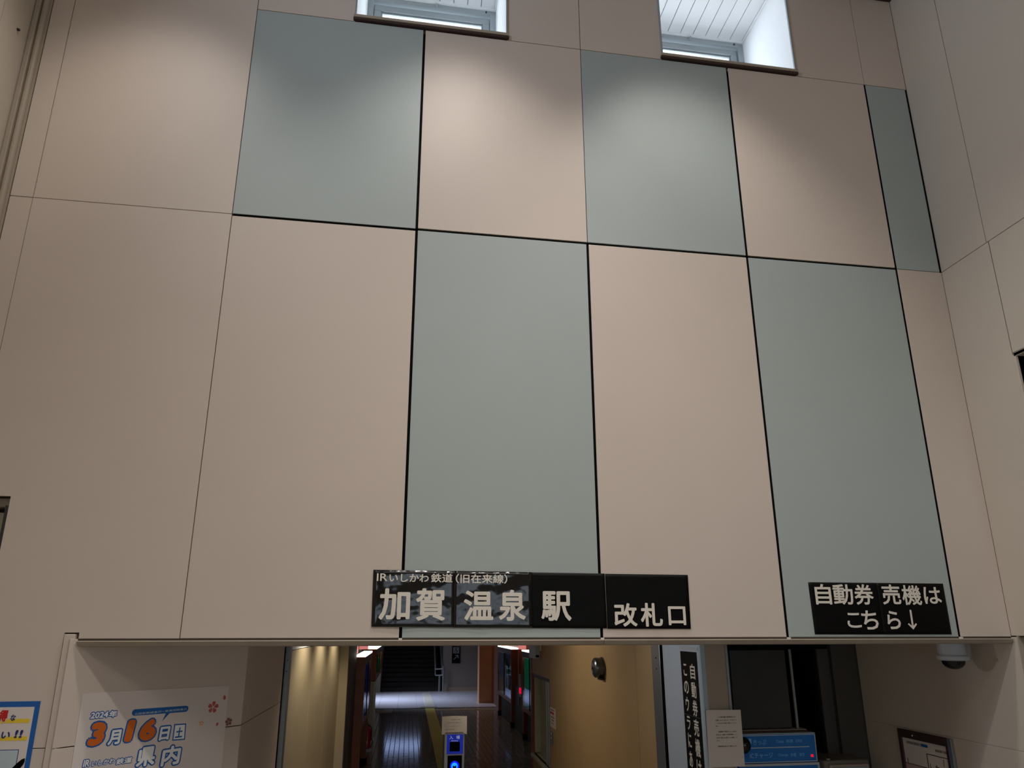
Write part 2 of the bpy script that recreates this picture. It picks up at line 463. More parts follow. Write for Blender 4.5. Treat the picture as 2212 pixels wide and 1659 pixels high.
# right wall with its seams, recess and opening
wr = struct(boxes('wall_right', 'gap', None, [(3.592, 3.75, -5.0, 3.80, 4.0, 7.6), (3.592, 3.75, 3.20, 3.80, 2.345, 4.0),
    (3.592, 3.75, 3.563, 5.3, 0, 2.36), (3.592, 3.75, -5, 3.20, 2.345, 3.0), (3.592, 3.75, -5, 1.2, 3.0, 4.0), (3.592, 3.75, -5, 2.4, 0, 2.36)]))
FRt = F((V5, 0, 0), (0, -1, 0), (0, 0, 1))   # u = -Y, v = Z, n = -X
def rp(y0, y1, z0, z1, m='beige2'):
    box('panel', m, wr, -y1, -y0, z0, z1, -0.015, 0.0, 0.001, FRt)
ys = [3.80, 3.231, 2.14, 1.05, -0.04, -1.13, -2.22, -3.31, -5.0]
for i in range(len(ys)-1):
    y1, y0 = ys[i], ys[i+1]
    rp(y0+g, (D-0.0 if i == 0 else y1-g), 4.783+g, HC+0.3)
    if i == 0:
        rp(3.218+g, D, 2.352, 4.783-g)
    else:
        rp(y0+g, min(y1-g, 3.214), 4.013+g, 4.783-g)
        if i > 2: rp(y0+g, y1-g, 0.02, 4.013-g)
rp(1.052, 3.21, 3.99, 4.011)                                        # strip above the recess
# deep recess in the right wall
boxes('recess', 'beige2', wr, [(3.577, 4.1, 3.20, 3.22, 2.36, 4.0), (3.577, 4.1, 1.0, 3.21, 3.989, 4.009), (4.1, 4.12, 1.0, 3.22, 2.36, 4.0), (3.577, 4.1, 1.0, 3.21, 2.345, 2.36)])
# opening below it
boxes('opening_jamb', 'trim', wr, [(3.577, 3.75, 3.556, 3.566, 0, 2.352)])
box('opening_dark', 'dark', wr, 4.0, 4.02, 2.0, 3.6, 0, 2.36)
box('panel', 'beige2', wr, -5.05, -3.566, 1.700+g*0.3, 2.345, -0.015, 0, 0.001, FRt)
box('panel', 'beige2', wr, -5.05, -3.566, 0.02, 1.700-g*0.3, -0.015, 0, 0.001, FRt)

# hall ceiling, floor, rear wall with glazed entrance
cl = struct(boxes('ceiling', 'ceil', None, [(-2.6, 3.75, -5.0, 3.60, HC, HC+0.1), (-2.6, 3.75, 3.80, 5.6, 2.345, 2.42),
      (-1.1, 3.3, 5.6, 11.6, 2.62, 2.70), (-2.6, 3.3, 11.6, 34.0, 3.62, 3.70), (-1.1, 3.3, 11.55, 11.62, 2.62, 3.7)]))
box('ceiling_trim', 'brown', cl, -2.4, V5, D-0.03, D-0.002, HC-0.006, HC)
fl = struct(box('floor', 'floor', None, -4.0, 5.2, 4.6, 21.55, -0.1, 0.0))
struct(box('floor_hall', 'hallfloor', None, -4.0, 5.2, -5.2, 4.595, -0.1, 0.0))
rear = struct(boxes('wall_front', 'beige2', None, [(-2.6, -0.9, -5.2, -5.0, 0, 7.6), (2.9, 3.75, -5.2, -5.0, 0, 7.6), (-0.9, 2.9, -5.2, -5.0, 3.1, 7.6)]))
wn = bpy.data.objects.new('window_5', None); COL.objects.link(wn); struct(wn); wn.location = (1, -5.1, 0)
boxes('window_frame', 'alu', wn, [(-0.9, -0.84, -5.14, -5.06, 0, 3.1), (2.84, 2.9, -5.14, -5.06, 0, 3.1), (0.97, 1.03, -5.14, -5.06, 0, 3.1),
      (-0.9, 2.9, -5.14, -5.06, 3.04, 3.1), (-0.9, 2.9, -5.14, -5.06, 2.1, 2.16), (-0.9, 2.9, -5.14, -5.06, 0, 0.08)])
box('glass_pane', 'glass', wn, -0.9, 2.9, -5.104, -5.096, 0.0, 3.1)
gr = struct(box('floor_outside', 'ground', None, -20, 20, -30, -5.2, -0.12, -0.02))

# clerestory windows
def clerestory(n, x0, x1):
    w = bpy.data.objects.new('window_%d' % n, None); COL.objects.link(w); struct(w)
    w.location = ((x0+x1)/2, 4.2, 6.34)
    yb = 4.26
    boxes('reveal', 'white', w, [(x0-0.03, x0, 3.602, 4.34, 6.35, 7.40), (x1, x1+0.03, 3.602, 4.34, 6.35, 7.40), (x0-0.03, x1+0.03, 3.75, 4.34, 6.30, 6.345),
                                 (x0-0.03, x1+0.03, 3.602, 4.34, 7.32, 7.40)])
    boxes('reveal_bead', 'alu', w, [(x0-0.006, x0+0.004, 3.588, 3.604, 6.35, 7.30), (x1-0.004, x1+0.006, 3.588, 3.604, 6.35, 7.30)], 0.002)
    # sill: pale lip over a dark drip edge
    box('sill', 'trim', w, x0-0.012, x1+0.012, 3.577, 3.76, 6.346, 6.368, 0.002)
    box('sill_edge', 'brown', w, x0-0.014, x1+0.016, 3.582, 3.61, 6.330, 6.346, 0.002)
    # outer frame, sash and glass
    z0, z1 = 6.345, 7.285
    def ring(name, m, d, wd, ya, yc, zt):
        boxes(name, m, w, [(x0+d, x0+d+wd, ya, yc, z0+d+wd, zt-wd), (x1-d-wd, x1-d, ya, yc, z0+d+wd, zt-wd),
                           (x0+d, x1-d, ya, yc, z0+d, z0+d+wd), (x0+d, x1-d, ya, yc, zt-wd, zt)], 0.003)
    ring('window_frame', 'alu', 0.0, 0.045, yb-0.04, yb+0.05, z1)
    ring('sash', 'alu', 0.047, 0.055, yb-0.015, yb+0.03, z1-0.06)
    ring('bead', 'alu', 0.103, 0.010, yb+0.0, yb+0.02, z1-0.117)
    box('transom_lip', 'white', w, x0, x1, yb-0.055, yb-0.035, z1-0.010, z1+0.012, 0.002)
    box('glass_pane', 'glass', w, x0+0.05, x1-0.05, yb+0.008, yb+0.014, z0+0.05, z1-0.06)
    box('mullion_bar', 'white', w, x0+0.10, x1-0.10, yb+0.03, yb+0.045, z1-0.20, z1-0.188)
    box('latch', 'aludark', w, x1-0.085, x1-0.073, yb-0.047, yb-0.04, z1-0.034, z1-0.022)
    bm = bmesh.new()
    add_rings(bm, ((x0+x1)/2+0.03, yb-0.04, z1-0.028), (0, -1, 0), [(0, 0.012), (0.02, 0.010), (0.026, 0.004)], 12)
    done(bm, 'catch', 'alu', w, True)
    # slatted ceiling of the window recess
    n_s = 9; wid = (x1-x0-0.02)/n_s
    bm = bmesh.new(); add_box(bm, WORLD, x0+0.012, x0+0.012+wid-0.005, 3.60, yb-0.05, 7.290, 7.302, 0.0015)
    s0 = done(bm, 'slat', 'white', w)
    for i in range(1, n_s):
        s = s0.copy(); s.location.x += wid*i; COL.objects.link(s)
    box('slat_backing', 'aludark', w, x0, x1, 3.60, yb, 7.306, 7.315)
    boxes('ceiling_bead', 'white', w, [(x1-0.012, x1, 3.60, yb-0.04, 7.272, 7.292), (x0, x0+0.012, 3.60, yb-0.04, 7.272, 7.292)], 0.002)
clerestory(1, -0.500, 0.523)
clerestory(2, 1.650, 2.675)

# niche at the left of the main wall
nc = struct(boxes('wall_niche', 'trimdark', None, [(-2.34, -2.02, 3.79, 3.80, 2.30, 3.05)]))
boxes('niche_frame', 'trim', nc, [(-2.34, -2.032, 3.66, 3.78, 3.0, 3.046), (-2.34, -2.032, 3.66, 3.78, 2.30, 2.33)], 0.004)
box('niche_frame_edge', 'aludark', nc, -2.050, -2.032, 3.612, 3.78, 2.30, 3.0)
box('niche_board', 'trim', nc, -2.34, -2.075, 3.70, 3.72, 2.33, 2.975)

# ---- beyond the opening: chamfer wall at 45 degrees and the passage walls
wc = bpy.data.objects.new('wall_corner', None); COL.objects.link(wc); struct(wc)
s2 = math.sqrt(0.5)
FC = F((-1.625, 3.575, 0), (s2, s2, 0), (0, 0, 1))       # u along the wall, n towards the hall
L45 = (1.625-0.942)/s2
for (z0, z1) in ((0.02, 1.849), (1.854, 2.345)):
    box('panel', 'beige', wc, 0.0, L45-0.002, z0, z1, -0.03, 0.0, 0.001, FC)
    for (y0, y1) in ((4.260, 4.40), (4.403, 5.48)):
        box('panel', 'beige', wc, -0.972, -0.942, y0, y1, z0, z1)
box('backing', 'dark', wc, 0.0, L45, 0, 2.345, -0.05, -0.032, 0, FC)
box('backing', 'dark', wc, -1.08, -0.974, 4.3, 11.2, 0, 2.7)

gl_ = bpy.data.objects.new('trim_4', None); COL.objects.link(gl_); struct(gl_)
box('guide_rail', 'steel', gl_, -0.955, -0.918, 5.60, 5.68, 0, 2.62, 0.002)
box('guide_slot', 'black', gl_, -0.975, -0.956, 5.60, 5.68, 0, 2.62)
boxes_each('screw', 'black', gl_, [(-0.936, -0.930, 5.596, 5.601, 2.146, 2.154), (-0.938, -0.932, 5.596, 5.601, 2.062, 2.070)])
gr_ = bpy.data.objects.new('trim_5', None); COL.objects.link(gr_); struct(gr_)
box('guide_rail', 'steel', gr_, 2.058, 2.10, 5.41, 5.60, 0, 2.62, 0.002)
box('guide_slot', 'black', gr_, 2.060, 2.12, 5.375, 5.412, 0, 2.62)
boxes_each('screw', 'black', gr_, [(2.054, 2.059, 5.487, 5.497, 2.148, 2.158), (2.054, 2.059, 5.487, 5.497, 2.062, 2.072)])

wp = bpy.data.objects.new('wall_passage_left', None); COL.objects.link(wp); struct(wp)
for (y0, y1) in ((5.70, 6.88), (6.89, 8.205), (8.215, 9.70)):
    box('panel', 'corrwarm', wp, -0.95, -0.920, y0+0.002, y1-0.002, 0.0, 2.218, 0.002)
    box('panel', 'white', wp, -0.95, -0.920, y0+0.002, y1-0.002, 2.224, 2.62, 0.002)
box('backing', 'brown', wp, -0.96, -0.935, 5.68, 9.72, 0, 2.62)
box('pier', 'corrwarm', wp, -0.98, -0.806, 9.70, 9.74, 0, 2.62, 0.003)
box('pier_side', 'darkwall', wp, -0.98, -0.800, 9.74, 11.18, 0, 2.62)
box('pier_groove', 'wooddark', wp, -0.801, -0.794, 10.25, 10.40, 0, 1.62)
box('rear_wall', 'wooddark', wp, -1.08, -0.98, 11.18, 21.9, 0, 3.62)
wy = bpy.data.objects.new('wall_bay', None); COL.objects.link(wy); struct(wy)
box('rear_wall', 'farwall', wy, -1.20, -0.98, 26.8, 34.0, 0, 3.62)
boxes('bay_wall', 'farwall', wy, [(-3.2, -1.08, 21.75, 21.9, 0, 3.62), (-3.2, -1.08, 26.9, 27.1, 0, 3.62), (-3.35, -3.2, 21.75, 27.1, 0, 3.62)])

wo = bpy.data.objects.new('wall_passage_right', None); COL.objects.link(wo); struct(wo)
FO = F((2.07, 0, 0), (0, -1, 0), (0, 0, 1))     # u = -Y, n = -X
poly('panel', 'corrwood', wo, FO, [(-6.058, 0), (-6.058, 2.62), (-11.30, 2.62), (-11.30, 1.668), (-9.915, 1.668), (-9.915, 0.45), (-11.30, 0.45), (-11.30, 0)][::-1], -0.03, 0)
box('panel', 'corrwood', wo, -6.052, -5.60, 0, 2.62, -0.03, 0, 0.001, FO)
box('end_post', 'wood', wo, 2.06, 2.20, 11.30, 11.42, 0, 2.62, 0.004)
box('backing', 'wooddark', wo, 2.35, 2.38, 5.6, 11.42, 0, 2.62)
box('side_wall', 'wooddark', wo, 2.82, 2.95, 11.42, 22.55, 0, 3.62)
boxes('closing_wall', 'wooddark', wo, [(2.07, 2.95, 11.40, 11.43, 2.0, 3.62), (2.38, 2.95, 11.40, 11.43, 0, 3.62)])
# counter window in the ochre wall
cw = bpy.data.objects.new('window_3', None); COL.objects.link(cw); struct(cw); cw.location = (2.2, 10.6, 0.45)
boxes('window_frame', 'aludark', cw, [(2.075, 2.14, 9.915, 9.95, 0.45, 1.668), (2.075, 2.34, 9.915, 11.30, 1.62, 1.668)])
box('reveal', 'palecol', cw, 2.10, 2.34, 11.28, 11.30, 0.45, 1.668)
box('shutter', 'palecol', cw, 2.20, 2.22, 10.45, 11.29, 0.45, 1.62)
bm = bmesh.new(); add_rings(bm, (2.10, 9.99, 0.45), (0, 0, 1), [(0, 0.022), (1.17, 0.022)], 10)
b0 = done(bm, 'blind_tube', 'alu', cw, True)
for dy, dz in ((0.13, 0), (0.27, 0)):
    c = b0.copy(); c.location.y += dy; COL.objects.link(c)
box('shelf', 'palecol', cw, 2.02, 2.34, 9.80, 11.25, 0.40, 0.45, 0.006)

# far end
fe = bpy.data.objects.new('wall_far', None); COL.objects.link(fe); struct(fe)
box('far_panel', 'farwall', fe, 1.42, 3.3, 27.0, 27.1, 0, 3.62)
box('skirting', 'skirt', fe, 1.45, 3.3, 26.93, 27.0, 0, 0.155, 0.004)
box('stair_back', 'dark', fe, -0.98, 1.42, 33.9, 34.0, 0, 3.7)
box('stair_cheek', 'farwall', fe, 1.40, 1.46, 27.1, 34.0, 0, 3.62)
box('column', 'columnwood', fe, 2.36, 2.78, 22.60, 23.1, 0, 3.62, 0.006)
box('return_wall', 'wood', fe, 2.78, 3.3, 22.45, 22.60, 0, 3.62)
box('side_wall', 'wooddark', fe, 3.2, 3.3, 22.6, 27.0, 0, 3.62)
# pale tiled landing in front of the stairs, one tile each
lf = struct(box('floor_landing', 'gap', None, -3.3, 3.3, 21.56, 34.0, -0.1, 0.006))
bm = bmesh.new(); add_box(bm, WORLD, 0, 0.596, 0, 0.596, 0.006, 0.016, 0.002)
tile0 = None
for iy in range(9):
    for ix in range(11):
        x = -3.25+0.6*ix; y = 21.58+0.6*iy
        if 0.5 < x+0.3 < 0.9: pass
        if tile0 is None:
            me = bpy.data.meshes.new('floor_tile'); bm.to_mesh(me); bm.free(); me.materials.append(M['fartile'])
            tile0 = me
        t = bpy.data.objects.new('floor_tile', tile0); COL.objects.link(t); t.parent = lf; t.location = (x, y, 0)
box('drain_strip', 'aludark', lf, -0.98, 1.40, 21.50, 21.56, 0.0, 0.012)

# ================================================================== FLOOR GUIDES
t = thing('tactile_paving', (0.72, 12, 0), 'long yellow tactile strip running up the passage floor to the far landing', 'paving')
bm = bmesh.new(); add_box(bm, WORLD, 0.60, 0.88, 0, 0.298, 0.0005, 0.006, 0.002)
for r in range(4): add_box(bm, WORLD, 0.625+0.06*r, 0.655+0.06*r, 0.02, 0.28, 0.006, 0.010)
o0 = done(bm, 'tactile_block', 'tactile', None)
o0.parent = t; o0.location = (-0.72, 9.0-12, 0)
for i in range(1, 42):
    c = o0.copy(); c.location.y += 0.3*i; COL.objects.link(c)
bm = bmesh.new(); add_box(bm, WORLD, 0, 0.298, 0, 0.298, 0.0005, 0.006, 0.002)
o1 = done(bm, 'cross_block', 'tactiledull', None)
o1.parent = t; o1.location = (0.90-0.72, 20.9-12, 0)
for i in range(1, 6):
    c = o1.copy(); c.location.x += 0.3*i; COL.objects.link(c)
for i in range(2):
    for j in range(2):
        c = o1.copy(); c.location = (-0.98-0.72+0.3*i, 20.6-12+0.3*j, 0); COL.objects.link(c)
t = thing('tactile_paving', (0.75, 21.7, 0), 'pale grey ribbed tactile strip crossing the bright landing towards the stairs', 'paving')
bm = bmesh.new()
add_box(bm, WORLD, 0.60, 0.90, 0, 0.596, 0.0165, 0.020)
for r in range(4): add_box(bm, WORLD, 0.625+0.07*r, 0.66+0.07*r, 0.02, 0.57, 0.020, 0.025)
o0 = done(bm, 'tactile_block', 'tactilegrey', None); o0.parent = t; o0.location = (-0.75, 0, 0)
for i in range(1, 8):
    c = o0.copy(); c.location.y += 0.6*i; COL.objects.link(c)
c = o0.copy(); c.name = 'end_block'; c.rotation_euler.z = R(90); c.location = (-0.15+0.4, -0.72, 0); COL.objects.link(c)

# ================================================================== STAIRS AND FAR THINGS
st = thing('staircase', (0.2, 27, 0), 'dark staircase rising at the far end of the passage', 'stairs')
rise, run = 0.158, 0.30
bm = bmesh.new(); add_box(bm, WORLD, -0.98, 1.24, 0, run, 0, rise-0.022)
s0 = done(bm, 'riser', 'stair', None); s0.parent = st; s0.location = (-0.2, 0.0, 0)
bm = bmesh.new(); add_box(bm, WORLD, -0.98, 1.24, -0.02, run, rise-0.020, rise, 0.003)
n0 = done(bm, 'tread', 'stair', None); n0.parent = st; n0.location = (-0.2, 0.0, 0)
for i in range(1, 18):
    for q in (s0, n0):
        c = q.copy(); c.location.y += run*i; c.location.z += rise*i; COL.objects.link(c)
hr = thing('handrail', (1.36, 26.9, 0), 'double metal handrail with posts beside the dark staircase', 'handrail')
bm = bmesh.new(); add_tube(bm, [(1.40, 26.75, 0.0), (1.40, 26.75, 0.95)], 0.035); done(bm, 'post', 'steel', hr, True)
bm = bmesh.new(); add_tube(bm, [(1.27, 27.0, 0.0), (1.27, 27.0, 0.62)], 0.045); done(bm, 'post', 'steel', hr, True)
for dz in (0.85, 0.62):
    bm = bmesh.new(); add_tube(bm, [(1.38, 26.75, dz), (1.12, 26.75, dz-0.01), (1.10, 26.85, dz), (1.10, 33.0, dz+3.3)], 0.024)
    done(bm, 'rail', 'alu', hr, True)
    bm = bmesh.new(); add_tube(bm, [(1.36, 26.85, dz), (1.34, 33.0, dz+3.3)], 0.024)
    done(bm, 'rail', 'alu', hr, True)
hs = thing('added_glow_panel', (0.0, 26.9, 1.64), 'added pale blue glowing panel, unseen before the stairs, that puts a glow on the floor', 'sign')  # made-up unseen panel, added for the bright patch on the passage floor
box('face', 'addedglow', hs, -0.72, 0.58, 26.86, 26.88, 1.75, 2.08)
box('casing', 'aludark', hs, -0.75, 0.61, 26.88, 26.96, 1.73, 2.10)
boxes_each('hanger', 'aludark', hs, [(-0.5, -0.46, 26.90, 26.94, 2.05, 3.62), (0.40, 0.44, 26.90, 26.94, 2.05, 3.62)])

# lift sign on the far wall
FE = F((1.735, 26.95, 1.04), (1, 0, 0), (0, 0, 1))
es = thing('lift_sign', (1.89, 26.95, 1.04), 'black lift sign with wheelchair symbol and upward arrow on the far wall', 'sign')
box('board', 'black', es, 0, 0.32, 0, 0.64, -0.04, 0.0, 0.003, FE)
box('symbol_square', 'inkgrey', es, 0.04, 0.28, 0.37, 0.61, 0.0, 0.004, 0.002, FE)
bm = bmesh.new()
add_rings(bm, FE.p(0.15, 0.565, 0.004), FE.n, [(0, 0.020), (0.004, 0.020)], 12)
add_poly(bm, FE, [(0.14, 0.54), (0.165, 0.54), (0.168, 0.49), (0.205, 0.488), (0.23, 0.425), (0.215, 0.418), (0.19, 0.47), (0.14, 0.472)], 0.004, 0.007)
for i in range(14):
    a0 = R(-200+i*17); a1 = R(-200+(i+1)*17)
    add_poly(bm, FE, [(0.15+0.058*math.cos(a0), 0.45+0.058*math.sin(a0)), (0.15+0.058*math.cos(a1), 0.45+0.058*math.sin(a1)),
                      (0.15+0.044*math.cos(a1), 0.45+0.044*math.sin(a1)), (0.15+0.044*math.cos(a0), 0.45+0.044*math.sin(a0))], 0.004, 0.007)
done(bm, 'wheelchair_symbol', 'black', es)
poly('arrow', 'inkgrey', es, FE, [(0.06, 0.155), (0.205, 0.285), (0.12, 0.285), (0.12, 0.315), (0.255, 0.315), (0.255, 0.185), (0.225, 0.185), (0.225, 0.262), (0.08, 0.132)][::-1], 0.0, 0.004)

# ================================================================== DISPLAY CASES
def case(x_front, x_back, y0, y1, z0, z1, label, sheets, leg=True):
    """a wall display case whose glass front faces the passage; near end at y0"""
    sx = 1 if x_front > x_back else -1
    t = thing('display_case', ((x_front+x_back)/2, (y0+y1)/2, 0), label, 'display case', 'display cases along the passage walls')
    xa, xb = min(x_front, x_back), max(x_front, x_back)
    box('end_panel', 'wood', t, xa, xb, y0, y0+0.06, z0, z1-0.03, 0.004)
    box('end_panel', 'wood', t, xa, xb, y1-0.06, y1, z0, z1-0.03, 0.004)
    box('base', 'wood', t, xa, xb, y0+0.06, y1-0.06, z0, z0+0.09)
    box('head_rail', 'wooddark', t, x_front-0.02*sx if sx > 0 else x_front, x_front if sx > 0 else x_front+0.02, y0+0.06, y1-0.06, z1-0.15, z1-0.03)
    box('back_panel', 'casein', t, *(sorted((x_back, x_back+0.015*sx))), y0+0.06, y1-0.06, z0+0.09, z1-0.03)
    box('lit_top', 'litwhite', t, xa, xb, y0, y1, z1-0.028, z1, 0.003)
    box('glass_door', 'caseglass', t, *(sorted((x_front-0.012*sx, x_front-0.006*sx))), y0+0.06, y1-0.06, z0+0.09, z1-0.15)
    ym = (y0+y1)/2
    box('door_stile', 'black', t, *(sorted((x_front-0.014*sx, x_front+0.002*sx))), ym-0.02, ym+0.02, z0+0.09, z1-0.15)
    for (m, fy0, fy1, fz0, fz1) in sheets:
        a = y0+0.08+(y1-y0-0.16)*fy0; b = y0+0.08+(y1-y0-0.16)*fy1
        c = z0+0.10+(z1-z0-0.27)*fz0; d = z0+0.10+(z1-z0-0.27)*fz1
        box('exhibit', m, t, *(sorted((x_front-0.05*sx, x_front-0.035*sx))), a, b, c, d, 0.003)
    if leg:
        for y in (y0+0.05, y1-0.15):
            q = box('leg', 'wood', t, xa+0.01, xb-0.02, y, y+0.10, 0.12, z0)
            box('foot', 'black', q, xa, xb, y-0.02, y+0.12, 0.0, 0.12)
    return t
case(-0.66, -0.82, 11.20, 13.2, 0.86, 1.97, 'nearest display case on the left passage wall with dark wooden end panel',
     [('bluepr', 0.05, 0.42, 0.7, 1.0), ('casein', 0.45, 0.6, 0, 1), ('lilac', 0.02, 0.38, 0, 0.28), ('lilac', 0.62, 0.98, 0, 0.25), ('bluepr', 0.62, 0.98, 0.3, 0.95)])
case(-0.66, -0.98, 15.2, 18.4, 1.28, 1.97, 'farther display case on the left passage wall above the pale pillar',
     [('casein', 0.0, 0.5, 0, 1), ('greenpr', 0.55, 0.95, 0.0, 0.7)], leg=False)
case(2.60, 2.82, 13.6, 15.53, 0.60, 1.90, 'display case on the right passage wall with a leafy green picture inside',
     [('greenpr', 0.05, 0.97, 0.38, 1.0), ('lilac', 0.05, 0.97, 0.09, 0.37), ('tealpr', 0.05, 0.97, 0.0, 0.085)])
case(2.60, 2.82, 17.15, 19.75, 0.57, 1.89, 'farther display case on the right passage wall with dark blue display and white figures',
     [('casein', 0.5, 1.0, 0.35, 1), ('bluepr', 0.62, 0.9, 0.45, 0.9), ('lilac', 0.02, 0.48, 0.0, 0.16), ('signwhite', 0.36, 0.46, 0.1, 0.7),
      ('tealpr', 0.05, 0.2, 0.62, 0.72), ('tealpr', 0.05, 0.2, 0.50, 0.58), ('skyprint', 0.18, 0.34, 0.25, 0.46)])
boxes('dado_panel', 'dado', wo, [(2.68, 2.82, 11.43, 13.6, 0, 0.62), (2.68, 2.82, 13.85, 15.3, 0, 0.55), (2.68, 2.82, 15.53, 17.15, 0, 1.0), (2.68, 2.82, 17.4, 19.5, 0, 0.52)])
# pink lit wall strips above and behind the cases
for (x0, x1, y, z1) in ((-0.98, -0.84, 11.9, 2.5), (-0.98, -0.80, 14.2, 2.5), (-0.98, -0.78, 17.0, 2.5)):
    box('lit_strip', 'litpink', wp, x0, x1, y, y+0.05, 1.97, z1)
for (x0, x1, y, z1) in ((2.70, 2.82, 13.4, 2.5), (2.64, 2.82, 16.2, 2.5), (2.64, 2.82, 19.2, 2.5)):
    box('lit_strip', 'litpink', wo, x0, x1, y, y+0.05, 1.89, z1)
box('wood_post', 'wood', wo, 2.66, 2.82, 16.35, 16.45, 0.62, 1.89)
# slim white indicator with a red lamp beside the green case
t = thing('wall_indicator', (2.65, 15.9, 1.0), 'slim white wall indicator with a glowing red lamp on the right passage wall', 'indicator')
box('housing', 'skyprint', t, 2.60, 2.63, 15.80, 15.88, 0.85, 1.35, 0.004)
box('lamp', 'led', t, 2.594, 2.632, 15.79, 15.89, 0.92, 1.05, 0.004)
# pale pillar and extinguisher
t = thing('pillar', (-0.8, 15.4, 0), 'pale square pillar under the farther left display case', 'pillar')
box('shaft', 'palecol', t, -0.96, -0.68, 14.9, 15.9, 0.03, 1.27, 0.01)
box('edge_strip', 'signwhite', t, -0.682, -0.674, 15.82, 15.91, 0.0, 1.0)
box('plinth', 'black', t, -0.97, -0.69, 14.88, 15.88, 0.0, 0.06)
t = thing('fire_extinguisher', (-0.74, 14.5, 0), 'red fire extinguisher standing before the pale pillar', 'extinguisher')
bm = bmesh.new(); add_rings(bm, (-0.74, 14.5, 0.05), (0, 0, 1), [(0, 0.05), (0.01, 0.068), (0.33, 0.068), (0.38, 0.05), (0.41, 0.022), (0.43, 0.02)], 20); done(bm, 'cylinder_body', 'ext', t, True)
boxes('valve', 'blackp', t, [(-0.76, -0.72, 14.47, 14.53, 0.47, 0.50), (-0.80, -0.73, 14.485, 14.515, 0.50, 0.515), (-0.79, -0.73, 14.485, 14.515, 0.53, 0.54)], 0.003)
bm = bmesh.new(); add_tube(bm, [(-0.72, 14.5, 0.49), (-0.665, 14.47, 0.44), (-0.662, 14.46, 0.2)], 0.009, 8); done(bm, 'hose', 'blackp', t, True)
box('label_strip', 'signwhite', t, -0.762, -0.735, 14.428, 14.434, 0.14, 0.2)
bm = bmesh.new(); add_rings(bm, (-0.74, 14.5, 0.0), (0, 0, 1), [(0, 0.10), (0.04, 0.09), (0.05, 0.07)], 20); done(bm, 'stand', 'gatewhite', t, True)

# ================================================================== THINGS ON THE OCHRE WALL
t = thing('alarm_bell', (2.07, 7.13, 1.99), 'round grey metal alarm bell on the ochre passage wall', 'bell')
bm = bmesh.new(); add_rings(bm, (2.07, 7.13, 1.985), (-1, 0, 0), [(0, 0.108), (0.012, 0.110), (0.02, 0.106)], 32); done(bm, 'back_plate', 'bell', t, True)
bm = bmesh.new(); add_rings(bm, (2.07, 7.13, 1.985), (-1, 0, 0), [(0.02, 0.100), (0.075, 0.103), (0.088, 0.100), (0.100, 0.085), (0.108, 0.055), (0.112, 0.02)], 32); done(bm, 'gong', 'bell', t, True)
bm = bmesh.new(); add_rings(bm, (1.958, 7.13, 1.985), (-1, 0, 0), [(0, 0.014), (0.006, 0.013), (0.010, 0.006)], 12); done(bm, 'centre_nut', 'blackp', t, True)
box('striker_box', 'blackp', t, 2.02, 2.068, 7.05, 7.17, 1.862, 1.885, 0.004)
t = thing('wall_box', (2.03, 10.75, 2.03), 'small pale metal box mounted high at the end of the ochre wall', 'box')
box('casing', 'gatewhite', t, 1.99, 2.069, 10.60, 11.15, 1.92, 2.16, 0.006)
box('slot', 'black', t, 2.0, 2.05, 10.592, 10.60, 1.945, 1.98)
bm = bmesh.new(); add_tube(bm, [(2.06, 10.36, 2.16), (2.03, 10.36, 2.13), (2.03, 10.36, 2.05)], 0.012, 8); done(bm, 'hook', 'signwhite', t, True)
FN = F((2.066, 9.88, 1.035), (0, -1, 0), (0, 0, 1))
t = thing('notice_sheet', (2.066, 9.7, 1.035), 'small white notice with a red band taped to the ochre wall', 'notice')
box('sheet', 'paper', t, 0, 0.375, 0, 0.262, 0, 0.002, 0, FN)
box('red_band', 'red', t, 0.03, 0.26, 0.175, 0.205, 0.002, 0.003, 0, FN)
boxes('print_line', 'inkgrey', t, [(0.05, 0.30, 0.225, 0.24, 0.002, 0.003), (0.06, 0.28, 0.13, 0.145, 0.002, 0.003), (0.10, 0.26, 0.09, 0.105, 0.002, 0.003), (0.05, 0.24, 0.05, 0.06, 0.002, 0.003)], 0, FN)
t = thing('switch_plate', (2.066, 9.84, 0.8), 'steel switch plate with two buttons below the notice on the ochre wall', 'switch')
box('plate', 'steel', t, -0.005, 0.16, -0.23, -0.06, 0, 0.004, 0.001, FN)
boxes_each('button', 'signwhite', t, [(0.05, 0.10, -0.10, -0.075, 0.004, 0.008), (0.05, 0.10, -0.155, -0.135, 0.004, 0.008)], 0.001, FN)

# pale blue cupboard front with vertical sign, its end face and the paper notice
t = thing('cabinet', (2.2, 5.0, 0), 'tall pale blue cabinet front beside the steel guide rail, carrying the vertical black sign', 'cabinet')
FB = F((2.07, 5.37, 0), (0, -1, 0), (0, 0, 1))
box('door', 'paleblue', t, 0.0, 0.705, 0.0, 2.34, -0.03, 0.0, 0.002, FB)
box('edge_strip', 'machframe', t, 0.708, 0.738, 0.0, 2.34, -0.03, 0.004, 0.002, FB)
box('body', 'trim', t, 2.095, 2.255, 4.634, 5.37, 0, 2.34)
box('corner_bead', 'alu', t, 2.252, 2.268, 4.618, 4.66, 0, 2.34, 0.003)
box('top_plate', 'gatewhite', t, 0.37, 0.69, 2.236, 2.262, 0.0, 0.003, 0, FB)
t = thing('vertical_sign', (2.065, 4.85, 1.3), 'tall black sign of two columns of white characters on the pale blue cabinet', 'sign')
FV = F((2.066, 4.988, 2.226), (0, -1, 0), (0, 0, 1))
box('sheet', 'signmat', t, 0, 0.285, -0.447, 0, 0, 0.002, 0, FV)
box('sheet', 'signmat', t, 0, 0.285, -1.0, -0.449, 0, 0.002, 0, FV)
colR = '自動券売機は'; colL = 'このウラにあ'
items = []
